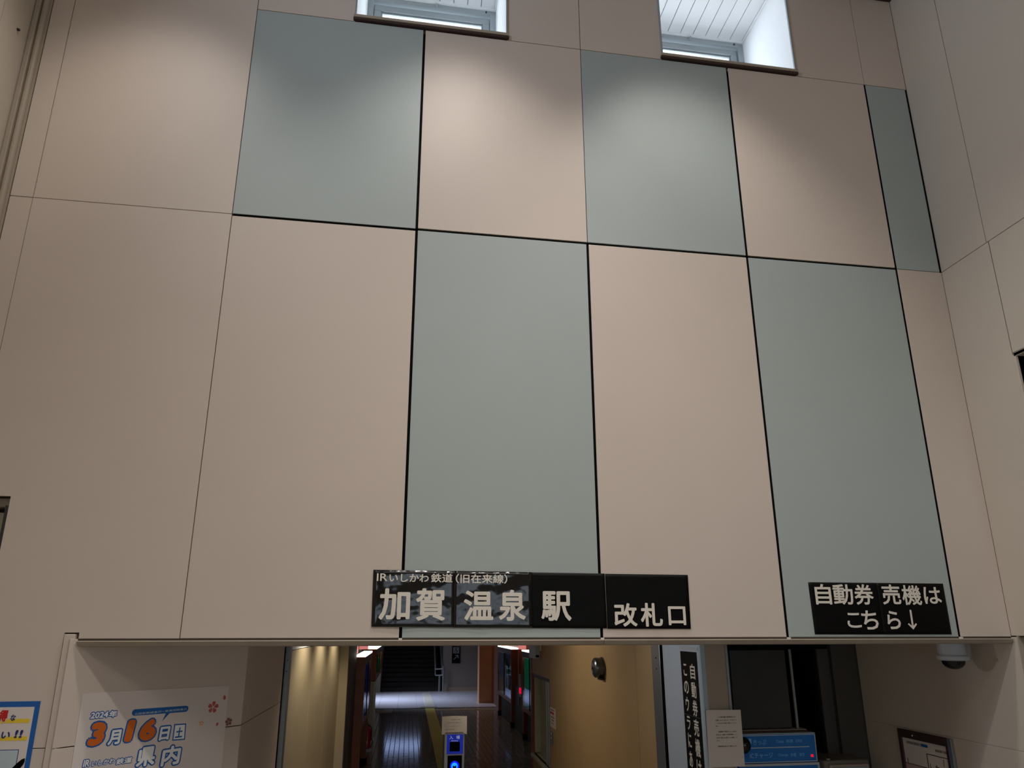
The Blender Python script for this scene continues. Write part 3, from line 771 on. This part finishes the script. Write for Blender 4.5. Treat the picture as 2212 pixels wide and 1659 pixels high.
rows_r = [(-0.190, -0.083), (-0.320, -0.210), (-0.443, -0.333), (-0.576, -0.461), (-0.712, -0.592), (-0.845, -0.731)]
rows_l = [(-0.175, -0.089), (-0.301, -0.210), (-0.423, -0.323), (-0.551, -0.456), (-0.672, -0.573), (-0.803, -0.696)]
for ch, (b0, b1) in zip(colR, rows_r): items.append((ch, 0.165, 0.250, b0, b1))
for ch, (b0, b1) in zip(colL, rows_l):
    items.append((ch, 0.045 if ch != 'の' else 0.035, 0.105 if ch != 'の' else 0.12, b0, b1))
lettering(items, 'signwhite', t, FV, 0.003, bold=0.02, each=True)

t = thing('notice_paper', (2.18, 4.57, 1.49), 'large beige paper notice with small printed lines beside the ticket machine', 'notice')
FP = F((2.052, 4.590, 1.484), (1, 0, 0), (0, -0.02, 1))
poly('sheet', 'paper', t, FP, [(0, 0), (0.257, 0), (0.257, 0.362), (0.004, 0.365)], 0, 0.0015)
L = ['この券売機は乗車券のみ', 'の購入およびICカードのチャ', 'ージのみのお取り扱いしてい', 'ます。', '定期券や特別きっぷのお', '求めは１番左の券売機もしく', 'は左の窓口の窓口へお越し下', 'さい。', '営業時間は窓口でご案内します']
zs = [0.322, 0.302, 0.283, 0.264, 0.228, 0.209, 0.190, 0.171, 0.135]
xs = [(0.072, 0.205), (0.055, 0.207), (0.055, 0.207), (0.055, 0.074), (0.072, 0.205), (0.055, 0.207), (0.055, 0.207), (0.055, 0.080), (0.062, 0.200)]
lettering([(s, a+0.01, b+0.01, z-0.010, z) for s, z, (a, b) in zip(L, zs, xs)], 'ink', t, FP, 0.0020, bold=0.02)

# ticket machine
t = thing('ticket_machine', (2.75, 5.0, 0), 'ticket machine with a blue header and dark upper board in the recess', 'ticket machine')
box('body', 'machbody', t, 2.30, 3.03, 4.93, 5.6, 0, 1.40, 0.004)
FM = F((2.44, 4.90, 1.412), (1, 0, 0), (0, -0.02, 1))
box('header_panel', 'machblue', t, 0.0, 0.60, 0.028, 0.222, -0.03, 0.0, 0.002, FM)
boxes('header_frame', 'machframe', t, [(0.0, 0.60, 0.213, 0.219, 0, 0.003), (0.0, 0.60, 0.030, 0.036, 0, 0.003), (0.593, 0.600, 0.030, 0.219, 0, 0.003), (0.03, 0.545, 0.128, 0.135, 0, 0.002)], 0.0, FM)
box('header_top', 'machframe', t, -0.02, 0.602, 0.222, 0.228, -0.05, 0.0, 0, FM)
box('header_lid', 'wooddark', t, -0.02, 0.58, 0.229, 0.236, -0.12, -0.04, 0, FM)
box('header_rim', 'trim', t, -0.02, 0.575, 0.238, 0.243, -0.14, -0.06, 0, FM)
box('divider', 'gatewhite', t, -0.02, 0.612, 0.006, 0.024, -0.02, 0.006, 0.002, FM)
box('lower_blue', 'machblue', t, -0.02, 0.60, -0.30, 0.004, -0.03, 0.002, 0, FM)
box('screen', 'black', t, 0.0, 0.36, -0.26, -0.016, 0.002, 0.006, 0.002, FM)
box('lower_edge', 'machframe', t, 0.596, 0.612, -0.30, 0.006, -0.02, 0.004, 0, FM)
lettering([('きっぷ', 0.105, 0.205, 0.152, 0.188), ('ICチャージ', 0.070, 0.250, 0.060, 0.098), ('Ticket', 0.285, 0.345, 0.162, 0.182), ('购票', 0.365, 0.42, 0.162, 0.184),
           ('승차권', 0.44, 0.49, 0.162, 0.184), ('Charge', 0.29, 0.37, 0.066, 0.088), ('充值', 0.39, 0.435, 0.068, 0.090), ('충전', 0.46, 0.50, 0.068, 0.090)], 'machtext', t, FM, 0.0015, bold=0.006)
boxes('ticket_symbol', 'machtext', t, [(0.060, 0.090, 0.160, 0.196, 0, 0.002)], 0.001, FM)
boxes('card_symbol', 'blue', t, [(0.02, 0.065, 0.092, 0.098, 0, 0.002), (0.02, 0.065, 0.066, 0.086, 0, 0.002)], 0.001, FM)
box('lamp', 'led', t, 0.550, 0.572, 0.060, 0.078, 0.0, 0.003, 0.001, FM)
box('upper_board', 'darkglass', t, 2.40, 2.93, 5.00, 5.03, 1.66, 2.232, 0.004)
box('upper_frame', 'aludark', t, 2.462, 2.468, 4.985, 5.005, 1.66, 2.24)
box('metal_bar', 'steel', t, 2.958, 2.978, 4.99, 5.01, 1.62, 2.24, 0.003)
bm = bmesh.new(); add_rings(bm, (2.47, 4.90, 1.565), (0, -1, 0), [(0, 0.05), (0.012, 0.05), (0.03, 0.042), (0.045, 0.025), (0.05, 0.006)], 24)
for v in bm.verts: v.co.z = 1.565+(v.co.z-1.565)*1.15
done(bm, 'camera_dome', 'dome', t, True)

# neighbouring grey unit
t = thing('service_unit', (3.2, 4.95, 0), 'low grey unit with a framed panel to the right of the ticket machine', 'machine')
box('body', 'machbody', t, 3.06, 3.42, 4.85, 5.2, 0, 1.452, 0.006)
box('frame', 'trim', t, 3.09, 3.40, 4.82, 4.85, 1.10, 1.428, 0.006)
box('panel_inset', 'alu', t, 3.105, 3.385, 4.812, 4.822, 1.12, 1.413, 0.002)
box('knob', 'trim', t, 3.10, 3.125, 4.87, 4.89, 1.452, 1.462, 0.002)

# recess walls behind the machines
ra = bpy.data.objects.new('wall_recess', None); COL.objects.link(ra); struct(ra)
box('end_wall', 'darkwall', ra, 3.36, 3.60, 5.06, 5.10, 0, 2.345)
box('pilaster', 'darkwall', ra, 3.262, 3.362, 5.10, 5.16, 0, 2.345)
box('dark_side', 'dark', ra, 2.25, 3.262, 5.60, 5.64, 0, 2.345)
box('dark_side', 'dark', ra, 3.24, 3.262, 5.12, 5.6, 0, 2.345)
box('dark_side', 'dark', ra, 2.258, 2.28, 4.70, 5.6, 0, 2.345)
box('header_shade', 'dark', ra, 2.268, 3.262, 4.95, 4.99, 2.236, 2.345)
box('backing', 'dark', ra, 3.36, 3.75, 5.10, 5.64, 0, 2.345)

# map board on the right wall of the recess
t = thing('map_board', (3.57, 4.43, 1.0), 'dark framed wall map board with a white plan on the right recess wall', 'map')
FMp = F((3.575, 4.683, 0.9), (0, -1, 0), (0, 0, 1))
boxes('frame', 'brown', t, [(0, 0.465, 0.735, 0.790, 0, 0.016), (0, 0.030, 0, 0.735, 0, 0.016), (0.440, 0.465, 0, 0.735, 0, 0.016)], 0.002, FMp)
box('side_trim', 'steel', t, 0.466, 0.500, 0, 0.790, 0, 0.022, 0.002, FMp)
box('map_sheet', 'paper', t, 0.030, 0.440, 0.40, 0.735, 0, 0.004, 0, FMp)
box('lower_sheet', 'pinkpaper', t, 0.030, 0.440, 0.0, 0.565, 0.004, 0.005, 0, FMp)
box('blue_label', 'blue', t, 0.205, 0.265, 0.698, 0.716, 0.004, 0.006, 0, FMp)
box('screw', 'signwhite', t, 0.145, 0.153, 0.755, 0.765, 0.016, 0.019, 0, FMp)
box('yellow_edge', 'yellow', t, 0.434, 0.440, 0.40, 0.715, 0.004, 0.006, 0, FMp)
boxes('plan_line', 'ink', t, [(0.245, 0.430, 0.655, 0.660, 0.004, 0.006), (0.245, 0.250, 0.50, 0.655, 0.004, 0.006), (0.265, 0.269, 0.48, 0.60, 0.005, 0.006), (0.32, 0.325, 0.50, 0.60, 0.005, 0.006),
    (0.03, 0.36, 0.563, 0.567, 0.005, 0.007), (0.055, 0.058, 0.56, 0.60, 0.005, 0.007), (0.31, 0.345, 0.585, 0.589, 0.005, 0.006), (0.265, 0.285, 0.57, 0.574, 0.005, 0.006), (0.265, 0.285, 0.555, 0.559, 0.005, 0.007), (0.39, 0.393, 0.60, 0.645, 0.004, 0.006)], 0, FMp)
lettering([('加賀温泉駅周辺', 0.065, 0.20, 0.697, 0.716), ('施設案内図', 0.33, 0.43, 0.685, 0.702)], 'ink', t, FMp, 0.0055, bold=0.01)

# dome camera under the lintel soffit
t = thing('dome_camera', (3.425, 3.9, 2.345), 'white dome security camera with dark glass hanging under the soffit', 'camera')
cx_, cy_ = 3.425, 3.9
bm = bmesh.new(); add_rings(bm, (cx_, cy_, 2.345), (0, 0, -1), [(0, 0.075), (0.10, 0.077), (0.118, 0.072)], 28); done(bm, 'housing', 'gatewhite', t, True)
bm = bmesh.new(); add_rings(bm, (cx_, cy_, 2.227), (0, 0, -1), [(0, 0.085), (0.010, 0.089), (0.024, 0.086), (0.030, 0.072)], 28); done(bm, 'collar', 'gatewhite', t, True)
bm = bmesh.new(); add_rings(bm, (cx_, cy_, 2.197), (0, 0, -1), [(0, 0.066), (0.02, 0.062), (0.038, 0.048), (0.049, 0.028), (0.053, 0.006)], 28); done(bm, 'dome_glass', 'dome', t, True)

# ================================================================== TICKET GATE READER
t = thing('ticket_gate_reader', (0.57, 8.1, 0), 'white pole ticket reader with blue entrance sign and glowing blue ring', 'ticket gate')
box('body', 'gatewhite', t, 0.458, 0.686, 8.1, 8.30, 0, 1.228, 0.008)
box('side_shadow', 'aludark', t, 0.448, 0.458, 8.13, 8.29, 0, 1.20)
FG = F((0.458, 8.098, 0), (1, 0, 0), (0, 0, 1))
box('blue_sign', 'gateblue', t, 0.024, 0.210, 1.006, 1.212, 0, 0.003, 0.001, FG)
box('black_square', 'black', t, 0.058, 0.172, 1.034, 1.134, 0.003, 0.005, 0, FG)
lettering([('入', 0.052, 0.096, 1.163, 1.200), ('場', 0.130, 0.172, 1.163, 1.202), ('Entrance', 0.076, 0.150, 1.140, 1.154)], 'gatetext', t, FG, 0.004, bold=0.01)
box('reader_panel', 'black', t, 0.036, 0.200, 0.74, 0.990, 0, 0.006, 0.002, FG)
bm = bmesh.new(); add_rings(bm, FG.p(0.118, 0.882, 0.006), FG.n, [(0, 0.052), (0.002, 0.050)], 28); done(bm, 'glow_ring', 'glowdeep', t)
bm = bmesh.new(); add_rings(bm, FG.p(0.116, 0.880, 0.008), FG.n, [(0, 0.036), (0.002, 0.034)], 28); done(bm, 'glow_disc', 'glow', t)
poly('card_mark', 'navy', t, FG, [(0.096, 0.858), (0.138, 0.858), (0.138, 0.890), (0.117, 0.880), (0.096, 0.888)], 0.010, 0.012)
t = thing('gate_notice', (0.57, 8.16, 1.23), 'white paper notice standing on top of the ticket gate reader', 'notice')
FGn = F((0.422, 8.09, 1.215), (1, 0, 0), (0, 0.10, 1))
poly('sheet', 'paper', t, FGn, [(0, 0), (0.037, 0.003), (0.037, 0.022), (0.245, 0.024), (0.250, 0.012), (0.288, -0.004), (0.288, 0.192), (0.13, 0.198), (0, 0.192)], 0, 0.0015)
lettering([('お客様へお願い', 0.10, 0.225, 0.152, 0.162), ('こちらの簡易改札機は入場専用です', 0.032, 0.215, 0.118, 0.128), ('ICカードを', 0.032, 0.07, 0.104, 0.112),
           ('タッチしてからお通りください', 0.032, 0.21, 0.082, 0.092), ('出場の際は隣の改札機', 0.035, 0.14, 0.048, 0.058), ('をご利用', 0.045, 0.065, 0.034, 0.040)], 'inkgrey', t, FGn, 0.002, bold=0.01)

# ================================================================== SIGNS ON THE PANEL WALL
FS = F((0, D-0.0, 0), (1, 0, 0), (0, 0, 1))
def wavy_sheet(name, m, parent, fr, pts, amp, c):
    """pts: four corners of a sheet; grid with slight waves"""
    nx, ny = 24, 16
    bm = bmesh.new(); g_ = []
    (a0, b0), (a1, b1), (a2, b2), (a3, b3) = pts      # bl, br, tr, tl
    for j in range(ny+1):
        row = []
        for i in range(nx+1):
            s = i/nx; q = j/ny
            a = (a0*(1-s)+a1*s)*(1-q)+(a3*(1-s)+a2*s)*q; b = (b0*(1-s)+b1*s)*(1-q)+(b3*(1-s)+b2*s)*q
            w = amp*(math.sin(a*31+b*9)*0.5+math.sin(b*47-a*13)*0.5+math.sin(a*11+2)*0.4)
            row.append(bm.verts.new(fr.p(a, b, c+w*(1 if 0 < i < nx else 0.3))))
        g_.append(row)
    for j in range(ny):
        for i in range(nx):
            bm.faces.new((g_[j][i], g_[j][i+1], g_[j+1][i+1], g_[j+1][i]))
    me = bpy.data.meshes.new(name); bm.normal_update(); bm.to_mesh(me); bm.free()
    for p in me.polygons: p.use_smooth = True
    o = link(name, me, m, parent)
    s = o.modifiers.new('thickness', 'SOLIDIFY'); s.thickness = 0.0008; s.offset = -1
    return o
t = thing('station_sign', (0.68, D, 2.39), 'long black station sign of four taped sheets above the passage opening', 'sign')
sx = [-0.196, 0.236, 0.658, 1.073, 1.5625]
wavy_sheet('sheet', 'signblack', t, FS, [(-0.192, 2.403), (0.238, 2.400), (0.236, 2.695), (-0.196, 2.697)], 0.0016, 0.005)
wavy_sheet('sheet', 'signblack', t, FS, [(0.236, 2.399), (0.660, 2.397), (0.658, 2.694), (0.234, 2.696)], 0.0016, 0.0052)
wavy_sheet('sheet', 'signmat', t, FS, [(0.658, 2.397), (1.078, 2.395), (1.075, 2.691), (0.656, 2.693)], 0.0009, 0.0042)
wavy_sheet('sheet', 'signmat', t, FS, [(1.080, 2.393), (1.560, 2.392), (1.564, 2.689), (1.078, 2.690)], 0.0009, 0.0042)
def sp(px, py):      # picture measurements of the sign crop turned into wall coordinates
    return px, py
big = []
def rowpts(chars, z0, z1): return [(c, a, b, z0, z1) for c, a, b in chars]
big += [('加', -0.158, 0.004, 2.438, 2.600), ('賀', 0.034, 0.190, 2.434, 2.602), ('温', 0.288, 0.448, 2.436, 2.592), ('泉', 0.478, 0.625, 2.434, 2.598), ('駅', 0.710, 0.878, 2.434, 2.592)]
big += [('改', 1.118, 1.250, 2.404, 2.530), ('札', 1.270, 1.397, 2.404, 2.532), ('口', 1.430, 1.532, 2.412, 2.514)]
big2 = [('IR', -0.176, -0.120, 2.638, 2.678), ('いしかわ', -0.110, 0.098, 2.634, 2.677), ('鉄道', 0.110, 0.226, 2.633, 2.680), ('（旧在来線）', 0.243, 0.524, 2.630, 2.680)]
lettering(big, 'signwhite', t, FS, 0.0115, bold=0.026, each=True)
lettering(big2, 'signwhite', t, FS, 0.0115, bold=0.022, each=True)

t = thing('direction_sign', (2.74, D, 2.36), 'black sign with a down arrow at the lower right of the panel wall', 'sign')
wavy_sheet('sheet', 'signmat', t, FS, [(2.305, 2.362), (2.740, 2.361), (2.738, 2.655), (2.300, 2.655)], 0.0006, 0.003)
wavy_sheet('sheet', 'signmat', t, FS, [(2.738, 2.361), (3.178, 2.361), (3.176, 2.655), (2.736, 2.655)], 0.0006, 0.0035)
lettering([('自', 2.333, 2.435, 2.528, 2.645), ('動', 2.447, 2.573, 2.528, 2.645), ('券', 2.582, 2.704, 2.528, 2.646), ('売', 2.760, 2.880, 2.530, 2.646), ('機', 2.890, 3.016, 2.528, 2.644), ('は', 3.033, 3.148, 2.535, 2.634),
           ('こ', 2.515, 2.603, 2.398, 2.482), ('ち', 2.608, 2.712, 2.388, 2.496), ('ら', 2.770, 2.855, 2.390, 2.494)], 'signwhite', t, FS, 0.0062, bold=0.02, each=True)
poly('arrow', 'signwhite', t, FS, [(2.931, 2.388), (2.959, 2.418), (2.953, 2.424), (2.936, 2.408), (2.936, 2.500), (2.925, 2.500), (2.925, 2.408), (2.907, 2.424), (2.901, 2.418)], 0.0046, 0.0058)

# ================================================================== POSTERS
t = thing('event_poster', (-1.4, 4.15, 0.9), 'large white opening date poster with orange numerals on the angled wall', 'poster')
# frame of the chamfer wall: u measured from its left end
def cp(px, py):
    """point on the chamfer wall (u, v) from a picture measurement, solved once for the layout of the print"""
    d = fwd + rgt*((px-1092.2)/1413.6) - up*((py-977.1)/1413.6)
    n = FC.n; tt = n.dot(FC.o-Vector((0, 0, 2.4)))/n.dot(d)
    P = Vector((0, 0, 2.4))+d*tt
    return (P-FC.o).dot(FC.u), P.z
poly('sheet', 'posterwhite', t, FC, [(cp(165, 1590)[0], 1.0), (cp(488, 1590)[0], 1.0), (cp(494, 1481)[0], cp(494, 1481)[1]), (cp(178, 1498)[0], cp(178, 1498)[1])], 0.001, 0.004)
def ptext(items, m, outline=None, bold=0.02, ob=0.05, shear=0.0, lift=0.0055):
    its = []
    for s, x0, y0, x1, y1 in items:          # lower left, upper right
        a0, b0 = cp(x0, y0); a1, b1 = cp(x1, y1)
        its.append((s, a0, a1, b0, b1, shear))
    if outline:
        for s, a0, a1, b0, b1, sh in its:
            h_ = b1-b0; e = ob*h_
            lettering([(s, a0-e, a1+e, b0-e, b1+e, sh)], outline, t, FC, lift-0.0012, 'outline', bold=(bold+ob)*h_/(h_+2*e), steps=12)
    lettering(its, m, t, FC, lift, bold=bold, each=True)
ptext([('2024', 194, 1553, 234, 1536), ('年', 234, 1550, 253, 1534)], 'white', 'blue', 0.045, 0.15, 0.1)
ptext([('3', 188, 1613, 230, 1558)], 'orange', 'blue', 0.09, 0.07, 0.12)
ptext([('1', 268, 1603, 291, 1554), ('6', 298, 1602, 340, 1551)], 'orange', 'blue', 0.09, 0.07, 0.12)
ptext([('月', 231, 1610, 262, 1575), ('日', 342, 1600, 367, 1568)], 'white', 'blue', 0.045, 0.10, 0.06)
poly('square_outline', 'blue', t, FC, [cp(371, 1600), cp(398.5, 1598), cp(401.5, 1562.5), cp(375.5, 1564)], 0.004, 0.0046)
poly('square', 'white', t, FC, [cp(373.5, 1597.3), cp(396.5, 1595.6), cp(399, 1565.2), cp(377.6, 1566.6)], 0.0046, 0.0050)
ptext([('土', 377, 1594, 395, 1570)], 'blue', None, 0.03, 0, 0.06)
ptext([('県', 292, 1658, 338, 1610), ('内', 346, 1656, 391, 1608)], 'white', 'blue', 0.040, 0.075, 0.06)
ptext([('IR', 178, 1657, 194, 1640), ('いしかわ', 196, 1656, 248, 1637), ('鉄道', 249, 1652, 285, 1634)], 'white', 'blue', 0.04, 0.13, 0.1)
# speech bubble
a0, b0 = cp(284, 1545); a1, b1 = cp(405, 1525)
bm = bmesh.new()
h = 0.5*(cp(284, 1531)[1]-cp(284, 1545)[1])
tl = []
(ua, za), (ub, zb) = cp(291, 1539), cp(400, 1531)
for i in range(9):
    a = R(90+180*i/8); tl.append((ua+h*math.cos(a), za+h*math.sin(a)))
for i in range(9):
    a = R(-90+180*i/8); tl.append((ub+h*math.cos(a), zb+h*math.sin(a)))
add_poly(bm, FC, tl, 0.004, 0.0048)
add_poly(bm, FC, [cp(358, 1540), cp(349, 1558), cp(367, 1539)], 0.004, 0.0047)
done(bm, 'speech_bubble', 'blue', t)
ptext([('北陸新幹線金沢～敦賀間開業日', 289, 1545, 402, 1529)], 'skyprint', None, 0.012, lift=0.0055)
def flower(px, py, r, m, n=5, rot=0.2):
    u0, v0 = cp(px, py)
    bm = bmesh.new()
    for i in range(n):
        a = rot+2*math.pi*i/n
        pts = []
        for (d, w) in ((0.12, 0.0), (0.5, 0.30), (0.85, 0.32), (1.0, 0.12), (0.92, 0.0), (1.0, -0.12), (0.85, -0.32), (0.5, -0.30)):
            pts.append((u0+r*(d*math.cos(a)-w*math.sin(a)), v0+r*(d*math.sin(a)+w*math.cos(a))))
        add_poly(bm, FC, pts, 0.004, 0.0046)
    done(bm, 'blossom_print', m, t)
def petal(px, py, r, m, a):
    u0, v0 = cp(px, py); bm = bmesh.new(); pts = []
    for i in range(12):
        q = 2*math.pi*i/12; x = r*math.cos(q)*0.62*(1-0.3*math.sin(q)); y = r*math.sin(q)
        pts.append((u0+x*math.cos(a)-y*math.sin(a), v0+x*math.sin(a)+y*math.cos(a)))
    add_poly(bm, FC, pts, 0.004, 0.0046); done(bm, 'petal_print', m, t)
flower(459.5, 1527.5, 0.032, 'pink')
flower(493, 1559, 0.022, 'pinkdark', 5, 0.5)
flower(434.5, 1562, 0.014, 'peach')
petal(484, 1506.5, 0.013, 'pink', 0.1)
petal(468.5, 1564, 0.010, 'pink', -0.4)

t = thing('sale_poster', (-1.95, D, 0.9), 'blue bordered white poster with red and yellow print at the lower left', 'poster')
FQ = F((0, D-0.0, 0), (1, 0, 0), (0, 0, 1))
box('border', 'blue', t, -2.42, -1.721, 1.05, 2.061, 0.001, 0.004, 0, FQ)
box('sheet', 'posterwhite', t, -2.40, -1.742, 1.07, 2.036, 0.004, 0.0048, 0, FQ)
def wq(px, py):
    d = fwd + rgt*((px-1092.2)/1413.6) - up*((py-977.1)/1413.6)
    P = Vector((0, 0, 2.4))+d*(D/d.y)
    return P.x, P.z
boxes_each('yellow_underline', 'yellow', t, [(-2.2, wq(65, 1556)[0], wq(65, 1561)[1], wq(65, 1552)[1], 0.0048, 0.0054), (-2.2, wq(59, 1596)[0], wq(59, 1599)[1], wq(59, 1590)[1], 0.0048, 0.0054)], 0, FQ)
def qtext(items, m, outline=None, bold=0.02, ob=0.05, shear=0.0):
    its = []
    for s, x0, y0, x1, y1 in items:
        a0, b0 = wq(x0, y0); a1, b1 = wq(x1, y1); its.append((s, a0, a1, b0, b1, shear))
    if outline:
        for s, a0, a1, b0, b1, sh in its:
            h_ = b1-b0; e = ob*h_
            lettering([(s, a0-e, a1+e, b0-e, b1+e, sh)], outline, t, FQ, 0.0058, 'outline', bold=(bold+ob)*h_/(h_+2*e), steps=12)
    lettering(its, m, t, FQ, 0.0066, bold=bold, each=True)
qtext([('得', -3, 1559, 21, 1533)], 'red', 'signwhite', 0.04, 0.05, 0.1)
qtext([('お', -32, 1560, -8, 1536)], 'red', 'signwhite', 0.04, 0.05, 0.1)
qtext([('な', 23, 1557, 37, 1543)], 'navy', None, 0.03, 0.0, 0.1)
qtext([('だ', -40, 1597, -22, 1578), ('さ', -20, 1596, -2, 1577), ('い', 3, 1595, 25, 1580), ('!!', 32, 1594, 52, 1576)], 'navy', None, 0.05, 0.0, 0.15)
ax, az = wq(42, 1619)
box('picture_frame', 'navy', t, -2.3, ax+0.001, az-0.3, az+0.001, 0.0048, 0.0052, 0, FQ)
box('picture', 'skyprint', t, -2.3, ax-0.002, az-0.3, az-0.002, 0.0052, 0.0056, 0, FQ)
poly('dark_leaf', 'black', t, FQ, [wq(x, y) for x, y in ((22, 1668), (28, 1658), (38, 1648), (48, 1640), (55, 1637), (55, 1644), (51, 1652), (44, 1660), (36, 1670))][::-1], 0.0056, 0.0062)
